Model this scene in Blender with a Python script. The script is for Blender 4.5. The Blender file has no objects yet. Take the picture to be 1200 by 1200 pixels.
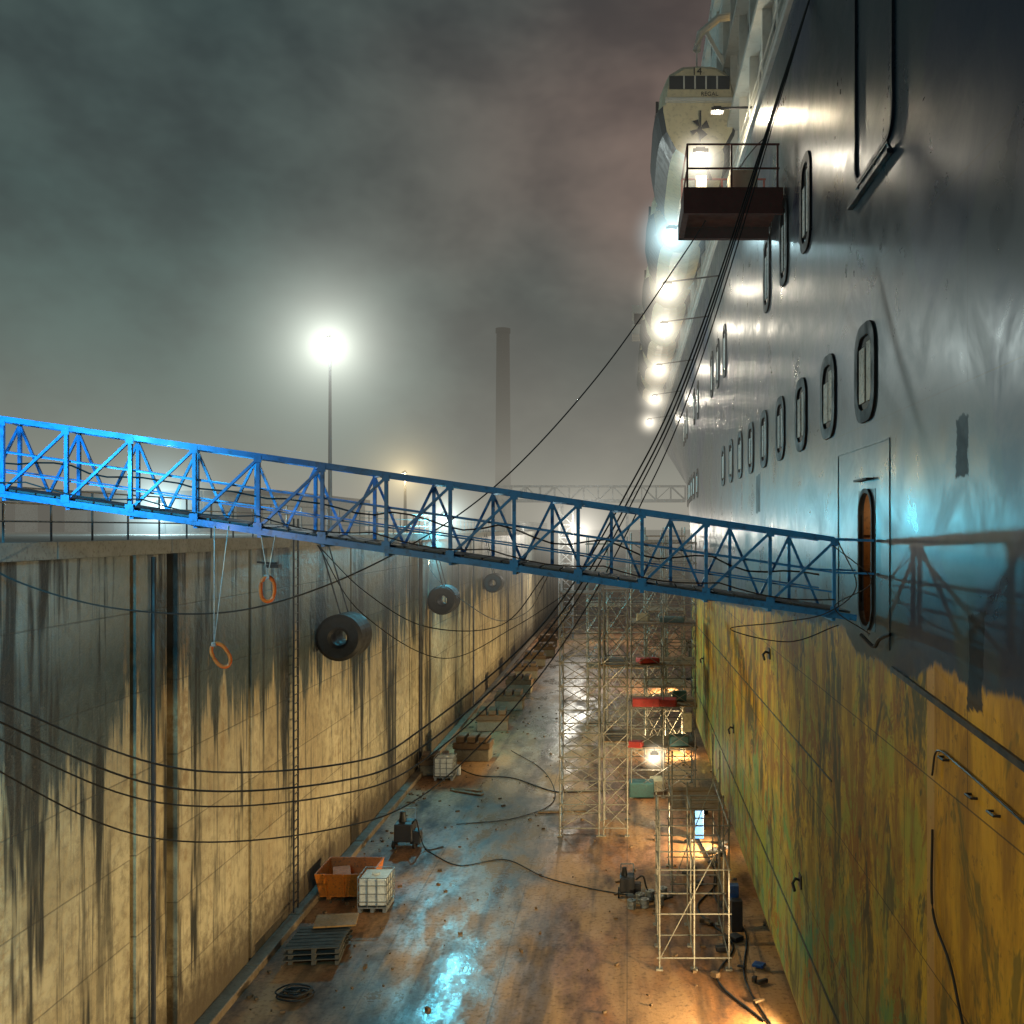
import bpy, bmesh, math, random
from mathutils import Vector, Matrix
random.seed(7)
S=bpy.context.scene
S.view_settings.view_transform='Standard'
S.view_settings.look='None'
S.view_settings.exposure=0
C=S.collection
PI=math.pi

# ---------------------------------------------------------------- node helpers
class NT:
    def __init__(s,name,world=False):
        s.m=bpy.data.worlds.new(name) if world else bpy.data.materials.new(name)
        s.m.use_nodes=True
        s.t=s.m.node_tree
        s.t.nodes.clear()
        s.out=s.t.nodes.new('ShaderNodeOutputWorld' if world else 'ShaderNodeOutputMaterial')
    def node(s,ty,**kw):
        n=s.t.nodes.new(ty)
        for k,v in kw.items(): setattr(n,k,v)
        return n
    def put(s,sock,v):
        if isinstance(v,bpy.types.NodeSocket): s.t.links.new(v,sock)
        elif v is not None:
            if sock.type=='RGBA':
                if isinstance(v,(int,float)): v=(v,v,v,1)
                elif len(v)==3: v=(*v,1)
            sock.default_value=v
    def math(s,op,a,b=None,c=None,clamp=False):
        n=s.node('ShaderNodeMath',operation=op,use_clamp=clamp)
        s.put(n.inputs[0],a)
        if b is not None: s.put(n.inputs[1],b)
        if c is not None: s.put(n.inputs[2],c)
        return n.outputs[0]
    def mul(s,a,b): return s.math('MULTIPLY',a,b)
    def add(s,a,b): return s.math('ADD',a,b)
    def mix(s,f,a,b,blend='MIX'):
        n=s.node('ShaderNodeMix',data_type='RGBA',blend_type=blend)
        s.put(n.inputs[0],f); s.put(n.inputs[6],a); s.put(n.inputs[7],b)
        return n.outputs[2]
    def rng(s,v,a,b,c=0.0,d=1.0,smooth=True):
        n=s.node('ShaderNodeMapRange',interpolation_type='SMOOTHSTEP' if smooth else 'LINEAR')
        n.clamp=True
        s.put(n.inputs[0],v)
        for i,x in enumerate((a,b,c,d)): s.put(n.inputs[i+1],x)
        return n.outputs[0]
    def pos(s):
        g=s.node('ShaderNodeNewGeometry'); return g.outputs['Position']
    def xyz(s,v):
        n=s.node('ShaderNodeSeparateXYZ'); s.put(n.inputs[0],v); return n.outputs
    def comb(s,x,y,z):
        n=s.node('ShaderNodeCombineXYZ')
        s.put(n.inputs[0],x);s.put(n.inputs[1],y);s.put(n.inputs[2],z); return n.outputs[0]
    def scale(s,v,sc,loc=(0,0,0)):
        n=s.node('ShaderNodeMapping'); s.put(n.inputs[0],v)
        n.inputs['Scale'].default_value=sc; n.inputs['Location'].default_value=loc; return n.outputs[0]
    def noise(s,v,sc=1.0,det=4.0,ro=0.55,dist=0.0):
        n=s.node('ShaderNodeTexNoise'); s.put(n.inputs['Vector'],v)
        n.inputs['Scale'].default_value=sc;n.inputs['Detail'].default_value=min(det,5)
        n.inputs['Roughness'].default_value=ro;n.inputs['Distortion'].default_value=dist
        return n.outputs[0]
    def brick(s,v,w,h,mortar=0.02,offset=0.5):
        n=s.node('ShaderNodeTexBrick'); s.put(n.inputs['Vector'],v)
        n.offset=offset
        n.inputs['Color1'].default_value=(0,0,0,1); n.inputs['Color2'].default_value=(1,1,1,1)
        n.inputs['Mortar'].default_value=(0.5,0.5,0.5,1)
        n.inputs['Scale'].default_value=1; n.inputs['Mortar Size'].default_value=mortar
        n.inputs['Mortar Smooth'].default_value=0.3
        n.inputs['Brick Width'].default_value=w; n.inputs['Row Height'].default_value=h
        return n.outputs
    def bump(s,h,st=0.3,d=0.05):
        n=s.node('ShaderNodeBump'); n.inputs['Strength'].default_value=st; n.inputs['Distance'].default_value=d
        s.put(n.inputs['Height'],h)
        return n.outputs[0]
    def bsdf(s,col,rough=0.5,metal=0.0,normal=None,spec=None):
        p=s.node('ShaderNodeBsdfPrincipled')
        s.put(p.inputs['Base Color'],col); s.put(p.inputs['Roughness'],rough); s.put(p.inputs['Metallic'],metal)
        if normal is not None: s.put(p.inputs['Normal'],normal)
        if spec is not None: s.put(p.inputs['Specular IOR Level'],spec)
        s.t.links.new(p.outputs[0],s.out.inputs['Surface'])
        return s.m

def simple(name,col,rough=0.5,metal=0.0,var=0.35,sc=2.5,dirt=(0.05,0.035,0.02),dirtamt=0.5,bump=0.0):
    n=NT(name); p=n.pos()
    a=n.noise(p,sc,2,0.6); b=n.noise(p,sc*5,2,0.6)
    c=n.mix(n.rng(a,0.3,0.75,0,var),col,tuple(x*0.5 for x in col))
    c=n.mix(n.mul(n.rng(b,0.50,0.72),dirtamt),c,dirt)
    r=n.rng(a,0.2,0.8,max(0.05,rough-0.12),min(1,rough+0.15))
    return n.bsdf(c,r,metal,n.bump(b,bump,0.02) if bump else None)

def emis(name,col,st):
    n=NT(name); e=n.node('ShaderNodeEmission'); e.inputs[0].default_value=(*col,1); e.inputs[1].default_value=st
    n.t.links.new(e.outputs[0],n.out.inputs['Surface']); return n.m

# ---------------------------------------------------------------- mesh helper
class MB:
    def __init__(s): s.bm=bmesh.new(); s.mi=0
    def face(s,vs):
        try:
            f=s.bm.faces.new(vs); f.material_index=s.mi; return f
        except ValueError: return None
    def v(s,p): return s.bm.verts.new(p)
    def box(s,c,d,rz=0.0,rx=0.0):
        M=Matrix.Translation(c)@Matrix.Rotation(rz,4,'Z')@Matrix.Rotation(rx,4,'X')
        x,y,z=d[0]/2,d[1]/2,d[2]/2
        vs=[s.v(M@Vector(p)) for p in ((-x,-y,-z),(x,-y,-z),(x,y,-z),(-x,y,-z),(-x,-y,z),(x,-y,z),(x,y,z),(-x,y,z))]
        for q in ((0,3,2,1),(4,5,6,7),(0,1,5,4),(1,2,6,5),(2,3,7,6),(3,0,4,7)): s.face([vs[i] for i in q])
    def b2(s,x0,x1,y0,y1,z0,z1): s.box(((x0+x1)/2,(y0+y1)/2,(z0+z1)/2),(x1-x0,y1-y0,z1-z0))
    def beam(s,a,b,w=0.05,h=None,n=4,cap=True):
        a=Vector(a);b=Vector(b);d=b-a
        if d.length<1e-6:return
        d.normalize(); up=Vector((0,0,1)) if abs(d.z)<0.95 else Vector((0,1,0))
        u=d.cross(up).normalized(); v=u.cross(d).normalized()
        h=w if h is None else h
        if n==4: offs=[(-w/2,-h/2),(w/2,-h/2),(w/2,h/2),(-w/2,h/2)]
        else: offs=[(math.cos(2*PI*i/n)*w/2,math.sin(2*PI*i/n)*h/2) for i in range(n)]
        r0=[s.v(a+u*x+v*y) for x,y in offs]; r1=[s.v(b+u*x+v*y) for x,y in offs]
        m=len(offs)
        for i in range(m): s.face([r0[i],r0[(i+1)%m],r1[(i+1)%m],r1[i]])
        if cap: s.face(r0[::-1]); s.face(r1)
    def cyl(s,a,b,r0,r1=None,n=20):
        a=Vector(a);b=Vector(b);d=(b-a).normalized(); up=Vector((0,0,1)) if abs(d.z)<0.95 else Vector((0,1,0))
        u=d.cross(up).normalized(); v=u.cross(d).normalized(); r1=r0 if r1 is None else r1
        A=[s.v(a+(u*math.cos(2*PI*i/n)+v*math.sin(2*PI*i/n))*r0) for i in range(n)]
        B=[s.v(b+(u*math.cos(2*PI*i/n)+v*math.sin(2*PI*i/n))*r1) for i in range(n)]
        for i in range(n): s.face([A[i],A[(i+1)%n],B[(i+1)%n],B[i]])
        s.face(A[::-1]); s.face(B)
    def revolve(s,c,axis,prof,n=32):
        rings=[]
        for ax,r in prof:
            rg=[]
            for i in range(n):
                t=2*PI*i/n
                if axis=='Y': p=(c[0]+r*math.cos(t),c[1]+ax,c[2]+r*math.sin(t))
                else: p=(c[0]+r*math.cos(t),c[1]+r*math.sin(t),c[2]+ax)
                rg.append(s.v(p))
            rings.append(rg)
        m=len(rings)
        for k in range(m):
            A=rings[k];B=rings[(k+1)%m]
            for i in range(n): s.face([A[i],A[(i+1)%n],B[(i+1)%n],B[i]])
    def path(s,pts,r,n=6,closed=False):
        pts=[Vector(p) for p in pts]; m=len(pts); rings=[]
        for k in range(m):
            if closed: d=pts[(k+1)%m]-pts[k-1]
            else: d=pts[min(k+1,m-1)]-pts[max(k-1,0)]
            d.normalize(); up=Vector((0,0,1)) if abs(d.z)<0.9 else Vector((0,1,0))
            u=d.cross(up).normalized(); v=u.cross(d).normalized()
            rings.append([s.v(pts[k]+(u*math.cos(2*PI*i/n)+v*math.sin(2*PI*i/n))*r) for i in range(n)])
        for k in range(m if closed else m-1):
            A=rings[k];B=rings[(k+1)%m]
            for i in range(n): s.face([A[i],A[(i+1)%n],B[(i+1)%n],B[i]])
    def obj(s,name,mats,parent=None,smooth=False,bevel=0):
        bmesh.ops.recalc_face_normals(s.bm,faces=s.bm.faces[:])
        me=bpy.data.meshes.new(name); s.bm.to_mesh(me); s.bm.free()
        for m in (mats if isinstance(mats,(list,tuple)) else [mats]): me.materials.append(m)
        if smooth:
            for p in me.polygons: p.use_smooth=True
        o=bpy.data.objects.new(name,me); C.objects.link(o)
        if parent: o.parent=parent
        if bevel:
            b=o.modifiers.new('Bevel','BEVEL'); b.width=bevel; b.segments=2; b.limit_method='ANGLE'
        return o
def empty(name):
    e=bpy.data.objects.new(name,None); C.objects.link(e); return e
def crom(P,sub=10):
    P=[Vector(p) for p in P]; out=[]
    Q=[P[0]*2-P[1]]+P+[P[-1]*2-P[-2]]
    for i in range(1,len(Q)-2):
        p0,p1,p2,p3=Q[i-1],Q[i],Q[i+1],Q[i+2]
        for k in range(sub):
            t=k/sub
            out.append(0.5*((2*p1)+(p2-p0)*t+(2*p0-5*p1+4*p2-p3)*t*t+(3*p1-p0-3*p2+p3)*t**3))
    out.append(P[-1]); return out

# ---------------------------------------------------------------- camera
EYE=13.0
cam=bpy.data.cameras.new('camera'); co=bpy.data.objects.new('camera',cam); C.objects.link(co)
cam.sensor_width=36; cam.lens=36; cam.clip_end=5000; cam.clip_start=0.1
co.location=(0,0,EYE); co.rotation_euler=(PI/2,0,0)
cam.shift_x=-0.1125; cam.shift_y=0.0167
S.camera=co

# ---------------------------------------------------------------- world: night clouds lit by the yard
w=NT('World',True); S.world=w.m
tc=w.node('ShaderNodeTexCoord').outputs['Generated']
sk=w.node('ShaderNodeTexSky'); sk.sky_type='NISHITA'; sk.sun_disc=False
sk.sun_elevation=math.radians(-4); sk.sun_rotation=math.radians(120)
X=w.xyz(tc)
cl=w.noise(w.scale(tc,(1,1,1.5)),3.0,5,0.6,0.1)
cl2=w.noise(w.scale(tc,(1,1,1.3),(3,1,2)),1.6,3,0.5,0.1)
side=w.rng(X[0],-0.35,0.15)
hue=w.mul(w.rng(cl2,0.33,0.60),w.add(0.10,w.mul(side,0.80)))
c=w.mix(hue,(0.034,0.070,0.073),(0.175,0.115,0.100))
c=w.mix(w.rng(cl,0.36,0.66),w.mix(1.0,c,(0.58,0.58,0.60),'MULTIPLY'),w.mix(1.0,c,(1.5,1.45,1.35),'MULTIPLY'))
c=w.mix(w.rng(X[2],0.0,0.35),w.mix(1.0,c,(1.8,1.7,1.6),'MULTIPLY'),c)
c=w.mix(0.05,c,sk.outputs[0])
bg=w.node('ShaderNodeBackground'); w.put(bg.inputs[0],c); bg.inputs[1].default_value=1.0
w.t.links.new(bg.outputs[0],w.out.inputs['Surface'])

# ---------------------------------------------------------------- fog bank lying over the quays (homogeneous volume, emission in place of scattered light)
FD=0.0052
n=NT('fog_volume')
ab=n.node('ShaderNodeVolumeAbsorption'); ab.inputs[0].default_value=(0,0,0,1); ab.inputs[1].default_value=FD
em=n.node('ShaderNodeEmission'); em.inputs[0].default_value=(0.33,0.315,0.262,1); em.inputs[1].default_value=FD
ad=n.node('ShaderNodeAddShader'); n.t.links.new(ab.outputs[0],ad.inputs[0]); n.t.links.new(em.outputs[0],ad.inputs[1])
n.t.links.new(ad.outputs[0],n.out.inputs['Volume'])
m=MB(); m.b2(-600,600,24,900,10.2,27); m.obj('fog',n.m)

def halo_mat(name,col,R,st,a):
    n=NT(name)
    p=n.node('ShaderNodeTexCoord').outputs['Object']
    l=n.node('ShaderNodeVectorMath',operation='LENGTH'); n.put(l.inputs[0],p)
    r=l.outputs['Value']
    r2=n.mul(r,r)
    win=n.math('SUBTRACT',1.0,n.math('DIVIDE',r2,R*R),clamp=True)
    win=n.mul(win,win)
    d=n.math('DIVIDE',win,n.add(r2,a*a))
    e=n.node('ShaderNodeEmission'); e.inputs[0].default_value=(*col,1); n.put(e.inputs[1],n.mul(d,st))
    n.t.links.new(e.outputs[0],n.out.inputs['Volume'])
    return n.m

M_metal=simple('galvanised_steel',(0.28,0.30,0.31),0.45,0.6)
M_darkmetal=simple('dark_steel',(0.04,0.04,0.045),0.5,0.4)

def lamp(name,loc,col,power,rad=0.15,R=0,hs=0,a=0.5,arm=None,pole=None,hcol=None,aim=None,cone=130):
    e=empty(name)
    m=MB()
    x,y,z=loc
    m.box((x,y,z+rad+0.08),(0.4,0.35,0.10)); m.box((x,y,z+rad+0.16),(0.25,0.2,0.08))
    if arm: m.beam((x,y,z+rad+0.16),arm,0.06)
    if pole is not None: m.cyl((x,y+0.3,pole),(x,y+0.3,z+rad+0.3),0.16,0.08,10)
    m.obj('housing',M_darkmetal,e)
    L=bpy.data.lights.new(name+'_light','SPOT' if aim else 'POINT'); L.energy=power; L.color=col; L.shadow_soft_size=rad
    o=bpy.data.objects.new('bulb_light',L); o.location=loc; C.objects.link(o); o.parent=e
    if aim:
        L.spot_size=math.radians(cone); L.spot_blend=0.6
        o.rotation_euler=(Vector(aim)-Vector(loc)).to_track_quat('-Z','Y').to_euler()
    if R:
        m=MB(); bmesh.ops.create_icosphere(m.bm,subdivisions=3,radius=R)
        h=m.obj('fog_glow',halo_mat('lamp_glow_'+name,hcol or col,R,hs,a),e); h.location=loc
    return e

# ---------------------------------------------------------------- dock wall material
WX=-11.2; TOP=12.75
n=NT('dock_concrete'); p=n.pos(); x=n.xyz(p)
yz=n.comb(x[1],x[2],0)
big=n.noise(p,0.30,4,0.6); fine=n.noise(p,2.6,5,0.75)
strk=n.noise(n.comb(n.mul(x[1],0.85),n.mul(x[2],0.045),0),1.0,5,0.8)
strk2=n.noise(n.comb(n.mul(x[1],0.34),n.mul(x[2],0.03),4.0),1.0,5,0.75)
br=n.brick(yz,3.9,1.85,0.018,0.5)
tone=n.brick(yz,3.9,1.85,0.0,0.5)
base=n.mix(n.rng(big,0.35,0.65),(0.54,0.46,0.285),(0.34,0.27,0.15))
base=n.mix(n.rng(fine,0.40,0.70,0,0.75),base,(0.17,0.13,0.075))
base=n.mix(n.mul(tone[0],0.20),base,(0.60,0.53,0.38))
edge=n.add(8.0,n.mul(n.math('SUBTRACT',strk,0.5),-15.0))
edge=n.add(edge,n.mul(n.math('SUBTRACT',big,0.5),4.0))
edge=n.add(edge,n.mul(n.math('SUBTRACT',fine,0.5),2.2))
damp=n.rng(n.math('SUBTRACT',x[2],edge),-1.0,0.5)
dcol=n.mix(n.rng(fine,0.3,0.7),(0.010,0.024,0.030),(0.046,0.068,0.072))
dcol=n.mix(n.mul(tone[0],0.22),dcol,(0.10,0.125,0.125))
top=n.rng(n.add(x[2],n.mul(strk,1.6)),10.6,12.6)
dcol=n.mix(top,dcol,n.mix(fine,(0.27,0.28,0.26),(0.11,0.125,0.12)))
col=n.mix(n.mul(damp,0.96),base,dcol)
run=n.mul(n.rng(strk2,0.53,0.585),n.rng(strk,0.34,0.50))
col=n.mix(n.mul(run,0.95),col,(0.010,0.011,0.011))
run3=n.mul(n.rng(strk,0.53,0.63),n.rng(x[2],0.5,7.5,0.35,1.0))
col=n.mix(n.mul(run3,0.92),col,(0.012,0.014,0.014))
rstk=n.mul(n.rng(strk,0.46,0.38),n.rng(fine,0.4,0.6))
col=n.mix(n.mul(rstk,0.40),col,(0.26,0.13,0.035))
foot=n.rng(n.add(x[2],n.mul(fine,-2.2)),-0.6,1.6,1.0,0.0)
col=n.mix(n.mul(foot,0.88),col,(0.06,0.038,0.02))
col=n.mix(n.mul(br[1],0.38),col,(0.04,0.032,0.025))
h=n.math('SUBTRACT',fine,n.mul(br[1],0.6))
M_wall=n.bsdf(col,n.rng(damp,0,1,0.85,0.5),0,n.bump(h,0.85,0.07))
M_conc=simple('quay_concrete',(0.22,0.22,0.20),0.8)

def quay(y0,y1):
    grooves=[4.0,12.0,23.2,25.2,30.4,41.5,52.7,56.0,68,75,83,95,108,120,140,160,185]
    wd={23.2:0.30,25.2:0.60,30.4:0.24}
    pts=[(WX,y0)]
    for g in grooves:
        w_=wd.get(g,0.2)/2
        pts+=[(WX,g-w_),(WX-0.28,g-w_),(WX-0.28,g+w_),(WX,g+w_)]
    pts.append((WX,y1))
    m=MB()
    lo=[m.v((a,b,-0.2)) for a,b in pts]; hi=[m.v((a,b,TOP-0.35)) for a,b in pts]
    for i in range(len(pts)-1): m.face([lo[i],lo[i+1],hi[i+1],hi[i]])
    m.obj('dock_wall',M_wall)
    m=MB(); m.b2(-1500,WX-0.3,y0,y1,-0.2,TOP-0.36)
    yy=y0
    while yy<y1:
        m.b2(WX-3,WX+0.08+random.uniform(-.012,.012),yy+0.012,yy+4.988,TOP-0.34,TOP); yy+=5
    m.b2(-1500,WX-3.001,y0,y1,TOP-0.34,TOP)
    m.obj('quay',M_conc)
quay(-60,215)
m=MB()
for i in range(40): m.beam((WX+0.16,33.9,0.6+i*0.3),(WX+0.16,34.35,0.6+i*0.3),0.03)
for y in (33.9,34.35): m.beam((WX+0.16,y,0.3),(WX+0.16,y,TOP+0.6),0.05)
m.obj('wall_ladder',M_darkmetal)
m=MB()
for y in (24.0,55.2,54.8,74.0): m.beam((WX+0.1,y,0.3),(WX+0.1,y,TOP-0.4),0.12,None,8)
m.obj('wall_drain_pipe',M_darkmetal)
m=MB()
for i in range(0,50):
    y=-10+i*4.0; m.b2(WX+0.002,WX+0.42,y+0.02,y+3.98,-0.1,0.22)
m.obj('gutter_kerb',simple('kerb_concrete',(0.18,0.13,0.08),0.7,bump=0.4),bevel=0.03)
m=MB(); m.b2(-1500,1500,215.01,1200,-0.2,TOP); m.obj('dock_end_quay',M_conc)
m=MB(); m.b2(48,1500,-60,215,-0.2,TOP); m.obj('opposite_quay',M_conc)

# ---------------------------------------------------------------- ground & dock floor
m=MB(); vs=[m.v(q) for q in ((-2500,-2500,-0.25),(2500,-2500,-0.25),(2500,2500,-0.25),(-2500,2500,-0.25))]; m.face(vs); m.obj('ground',M_conc)
n=NT('wet_dock_floor'); p=n.pos(); x=n.xyz(p)
a=n.noise(n.scale(p,(1,0.35,1)),0.30,5,0.6,0.2); b=n.noise(n.scale(p,(1,0.40,1)),0.9,5,0.7,0.2); g=n.noise(p,7,3,0.6)
lin=n.noise(n.comb(n.mul(x[0],0.9),n.mul(x[1],0.06),0),1.0,4,0.6)
cx=n.math('ABSOLUTE',n.add(x[0],5.3))
band=n.add(cx,n.mul(n.math('SUBTRACT',a,0.5),9.0))
wet=n.rng(band,0.3,3.4,1.0,0.0)
brown=n.mix(n.rng(b,0.35,0.65),(0.29,0.125,0.045),(0.080,0.036,0.018))
brown=n.mix(n.rng(a,0.44,0.58),brown,(0.40,0.22,0.10))
grey=n.mix(n.rng(b,0.38,0.65),(0.24,0.205,0.15),(0.085,0.072,0.052))
col=n.mix(n.mul(wet,0.80),brown,grey)
col=n.mix(n.rng(lin,0.50,0.66,0,0.7),col,(0.045,0.026,0.015))
col=n.mix(n.rng(g,0.50,0.72,0,0.55),col,(0.040,0.024,0.015))
j=n.brick(n.comb(x[1],x[0],0),8.0,3.7,0.03,0.0)
col=n.mix(n.mul(j[1],0.4),col,(0.04,0.03,0.02))
pud=n.rng(n.add(n.mul(b,0.6),n.mul(a,0.4)),0.40,0.60)
rough=n.add(n.mul(pud,0.28),n.rng(wet,0,1,0.42,0.17))
rough=n.add(rough,n.rng(g,0.4,0.7,0,0.12))
hh=n.add(n.mul(b,0.9),n.mul(g,0.16))
M_floor=n.bsdf(col,rough,0,n.bump(hh,0.45,0.06),spec=0.42)
m=MB(); vs=[m.v(q) for q in ((WX-0.25,-60,0),(48,-60,0),(48,215,0),(WX-0.25,215,0))]; m.face(vs); m.obj('dock_floor',M_floor)

# ---------------------------------------------------------------- ship
ship=empty('cruise_ship')
HX=3.9; HTOP=24.2
n=NT('hull_paint'); p=n.pos(); x=n.xyz(p); yz=n.comb(x[1],x[2],0)
big=n.noise(yz,0.16,3,0.55,0.4); mid=n.noise(yz,0.7,5,0.7,0.5); fine=n.noise(yz,5,4,0.7); vst=n.noise(n.comb(n.mul(x[1],1.5),n.mul(x[2],0.34),0),1,5,0.75,0.3)
pl=n.brick(yz,7.2,2.45,0.012,0.37); plt=n.brick(yz,7.2,2.45,0.0,0.37); pl2=n.brick(n.scale(yz,(1,1,1),(2.1,0.7,0)),1.9,1.22,0.0,0.31)
navy=n.mix(n.rng(mid,0.38,0.62),(0.005,0.018,0.034),(0.014,0.034,0.048))
navy=n.mix(n.mul(plt[0],0.5),navy,(0.022,0.046,0.060))
navy=n.mix(n.rng(big,0.5,0.53,0,0.75),navy,(0.004,0.015,0.055))
navy=n.mix(n.rng(vst,0.60,0.78,0,0.22),navy,(0.06,0.075,0.078))
zz=n.add(x[2],n.mul(n.math('SUBTRACT',mid,0.5),6.0))
ug=n.rng(zz,4.0,8.0)
och=n.mix(n.rng(vst,0.40,0.60),(0.64,0.38,0.020),(0.30,0.155,0.014))
grn=n.mix(n.rng(mid,0.42,0.58),(0.13,0.28,0.045),(0.022,0.14,0.10))
bot=n.mix(n.rng(n.add(n.mul(vst,0.5),n.mul(mid,0.5)),0.43,0.50),grn,och)
bot=n.mix(n.mul(ug,0.50),bot,och)
lowt=n.rng(zz,7.4,4.2)
bot=n.mix(n.mul(lowt,0.62),bot,n.mix(n.rng(vst,0.40,0.58),(0.018,0.19,0.15),(0.18,0.31,0.045)))
rust=n.rng(n.noise(n.scale(yz,(1,0.6,1)),0.9,5,0.8,1.0),0.50,0.57)
bot=n.mix(n.mul(rust,0.80),bot,n.mix(mid,(0.36,0.12,0.010),(0.16,0.055,0.010)))
drk=n.rng(n.noise(n.scale(yz,(0.7,0.30,1),(4,9,0)),1.0,5,0.8,0.6),0.52,0.58)
bot=n.mix(n.mul(drk,0.80),bot,(0.018,0.034,0.024))
bot=n.mix(n.mul(pl2[0],0.14),bot,(0.42,0.36,0.09))
near=n.math('LESS_THAN',x[1],13.0)
org=n.mix(n.rng(vst,0.35,0.65),(0.68,0.33,0.020),(0.32,0.15,0.015))
org=n.mix(n.mul(drk,0.6),org,(0.08,0.09,0.022))
bot=n.mix(n.mul(near,0.85),bot,org)
strip=n.mul(n.math('GREATER_THAN',x[1],13.0),n.math('LESS_THAN',x[1],13.32))
bot=n.mix(n.mul(strip,0.8),bot,(0.55,0.30,0.09))
scr=n.rng(fine,0.58,0.68,0,0.5); bot=n.mix(scr,bot,(0.10,0.06,0.02))
bnd=n.rng(x[1],18.0,70.0,11.25,8.4,False)
dip=n.mul(n.rng(x[1],13.2,14.0),n.rng(x[1],18.6,17.4))
bnd=n.math('SUBTRACT',bnd,n.mul(dip,0.35))
bnd=n.add(bnd,n.mul(n.math('SUBTRACT',vst,0.5),0.8))
isb=n.rng(n.math('SUBTRACT',x[2],bnd),-0.05,0.05,1.0,0.0)
col=n.mix(isb,navy,bot)
col=n.mix(n.mul(pl[1],0.7),col,(0.008,0.011,0.014))
pn=n.mul(n.math('SUBTRACT',mid,0.5),0.6)
def boxm(y0,y1,z0,z1):
    dy=n.math('SUBTRACT',n.math('ABSOLUTE',n.math('SUBTRACT',x[1],(y0+y1)/2)),(y1-y0)/2)
    dz=n.math('SUBTRACT',n.math('ABSOLUTE',n.math('SUBTRACT',x[2],(z0+z1)/2)),(z1-z0)/2)
    d=n.add(n.math('MAXIMUM',dy,dz),pn)
    return n.rng(d,-0.02,0.02,1.0,0.0)
patch=boxm(11.7,12.15,13.6,14.3)
for bx in ((11.2,11.75,10.95,12.05),(30,31,13.5,14.6)): patch=n.math('MAXIMUM',patch,boxm(*bx))
col=n.mix(n.mul(patch,0.92),col,(0.003,0.005,0.009))
ro=n.mix(isb,n.add(n.rng(mid,0.3,0.7,0.26,0.40),n.mul(patch,0.25)),0.6)
weave=n.noise(yz,0.45,1,0.5)
hh=n.add(n.mul(weave,0.9),n.mul(plt[0],0.06))
M_hull=n.bsdf(col,ro,0.0,n.bump(hh,0.25,0.08),spec=0.26)

D0,D1,DZ0,DZ1=16.1,17.25,11.4,13.62
def hull_x(y,z):
    t=max(0.0,y-58)/60.0
    s=1.0 if z<10 else max(0.02,1-(z-10)/14.0)
    x_=HX+ (t**1.6)*7.0*s
    if y>125: x_+=((y-125)/40.0)**2*16
    return x_
ys=sorted(set([-25,-15,-5,0,4,8,10,12,14,D0,D1,20,24,28,32,36,40,45,50,55]+list(range(58,176,4))))
zs=sorted(set([2.2,4,6,8,9,10,DZ0,DZ1,15,17,19,21,23,HTOP,25.4]))
m=MB()
grid=[]
for y in ys:
    col_=[]
    bot_=1.2
    col_.append(m.v((30,y,bot_)))
    for k in range(0,8):
        t=k/8*PI/2
        z=bot_+1.0*(1-math.cos(t)); xo=1.0*(1-math.sin(t))
        col_.append(m.v((hull_x(y,z)+xo,y,z)))
    for z in zs: col_.append(m.v((hull_x(y,z),y,z)))
    col_.append(m.v((30,y,25.4)))
    grid.append(col_)
zoff=9
for i in range(len(ys)-1):
    for k in range(len(grid[0])-1):
        if ys[i]==D0 and ys[i+1]==D1 and k>=zoff and k-zoff<len(zs)-1 and zs[k-zoff]>=DZ0-1e-6 and zs[k-zoff+1]<=DZ1+1e-6: continue
        m.face([grid[i][k],grid[i+1][k],grid[i+1][k+1],grid[i][k+1]])
m.obj('hull',M_hull,ship)

def rr(yc,zc,w_,h_,r,seg=5):
    pts=[]
    for cy,cz,a0 in ((w_/2-r,h_/2-r,0),(-w_/2+r,h_/2-r,PI/2),(-w_/2+r,-h_/2+r,PI),(w_/2-r,-h_/2+r,1.5*PI)):
        for k in range(seg+1):
            a_=a0+k/seg*PI/2; pts.append((yc+cy+r*math.cos(a_),zc+cz+r*math.sin(a_)))
    return pts
def ring(m,outer,inner,x0,x1):
    N_=len(outer)
    A=[m.v((x0,a,b)) for a,b in outer];B=[m.v((x0,a,b)) for a,b in inner]
    A2=[m.v((x1,a,b)) for a,b in outer];B2=[m.v((x1,a,b)) for a,b in inner]
    for i in range(N_):
        j_=(i+1)%N_
        m.face([A[i],A[j_],B[j_],B[i]]); m.face([A[i],A2[i],A2[j_],A[j_]]); m.face([B[i],B[j_],B2[j_],B2[i]])
def plate(m,pts,x0): m.face([m.v((x0,a,b)) for a,b in pts])

n=NT('window_glass')
M_glass=n.bsdf((0.012,0.018,0.025),0.08,0,spec=0.5)
M_black=simple('black_paint',(0.003,0.004,0.006),0.65,dirtamt=0.1)
M_white=simple('white_ship_paint',(0.66,0.66,0.62),0.4,dirtamt=0.2,var=0.3,sc=0.7,dirt=(0.25,0.18,0.1))
M_curt=simple('curtain_cloth',(0.85,0.85,0.82),0.9)
M_litwin=emis('lit_window',(1.0,0.62,0.2),0.9)
M_navy=simple('navy_trim',(0.010,0.018,0.030),0.45,var=0.5,dirtamt=0.2)

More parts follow.
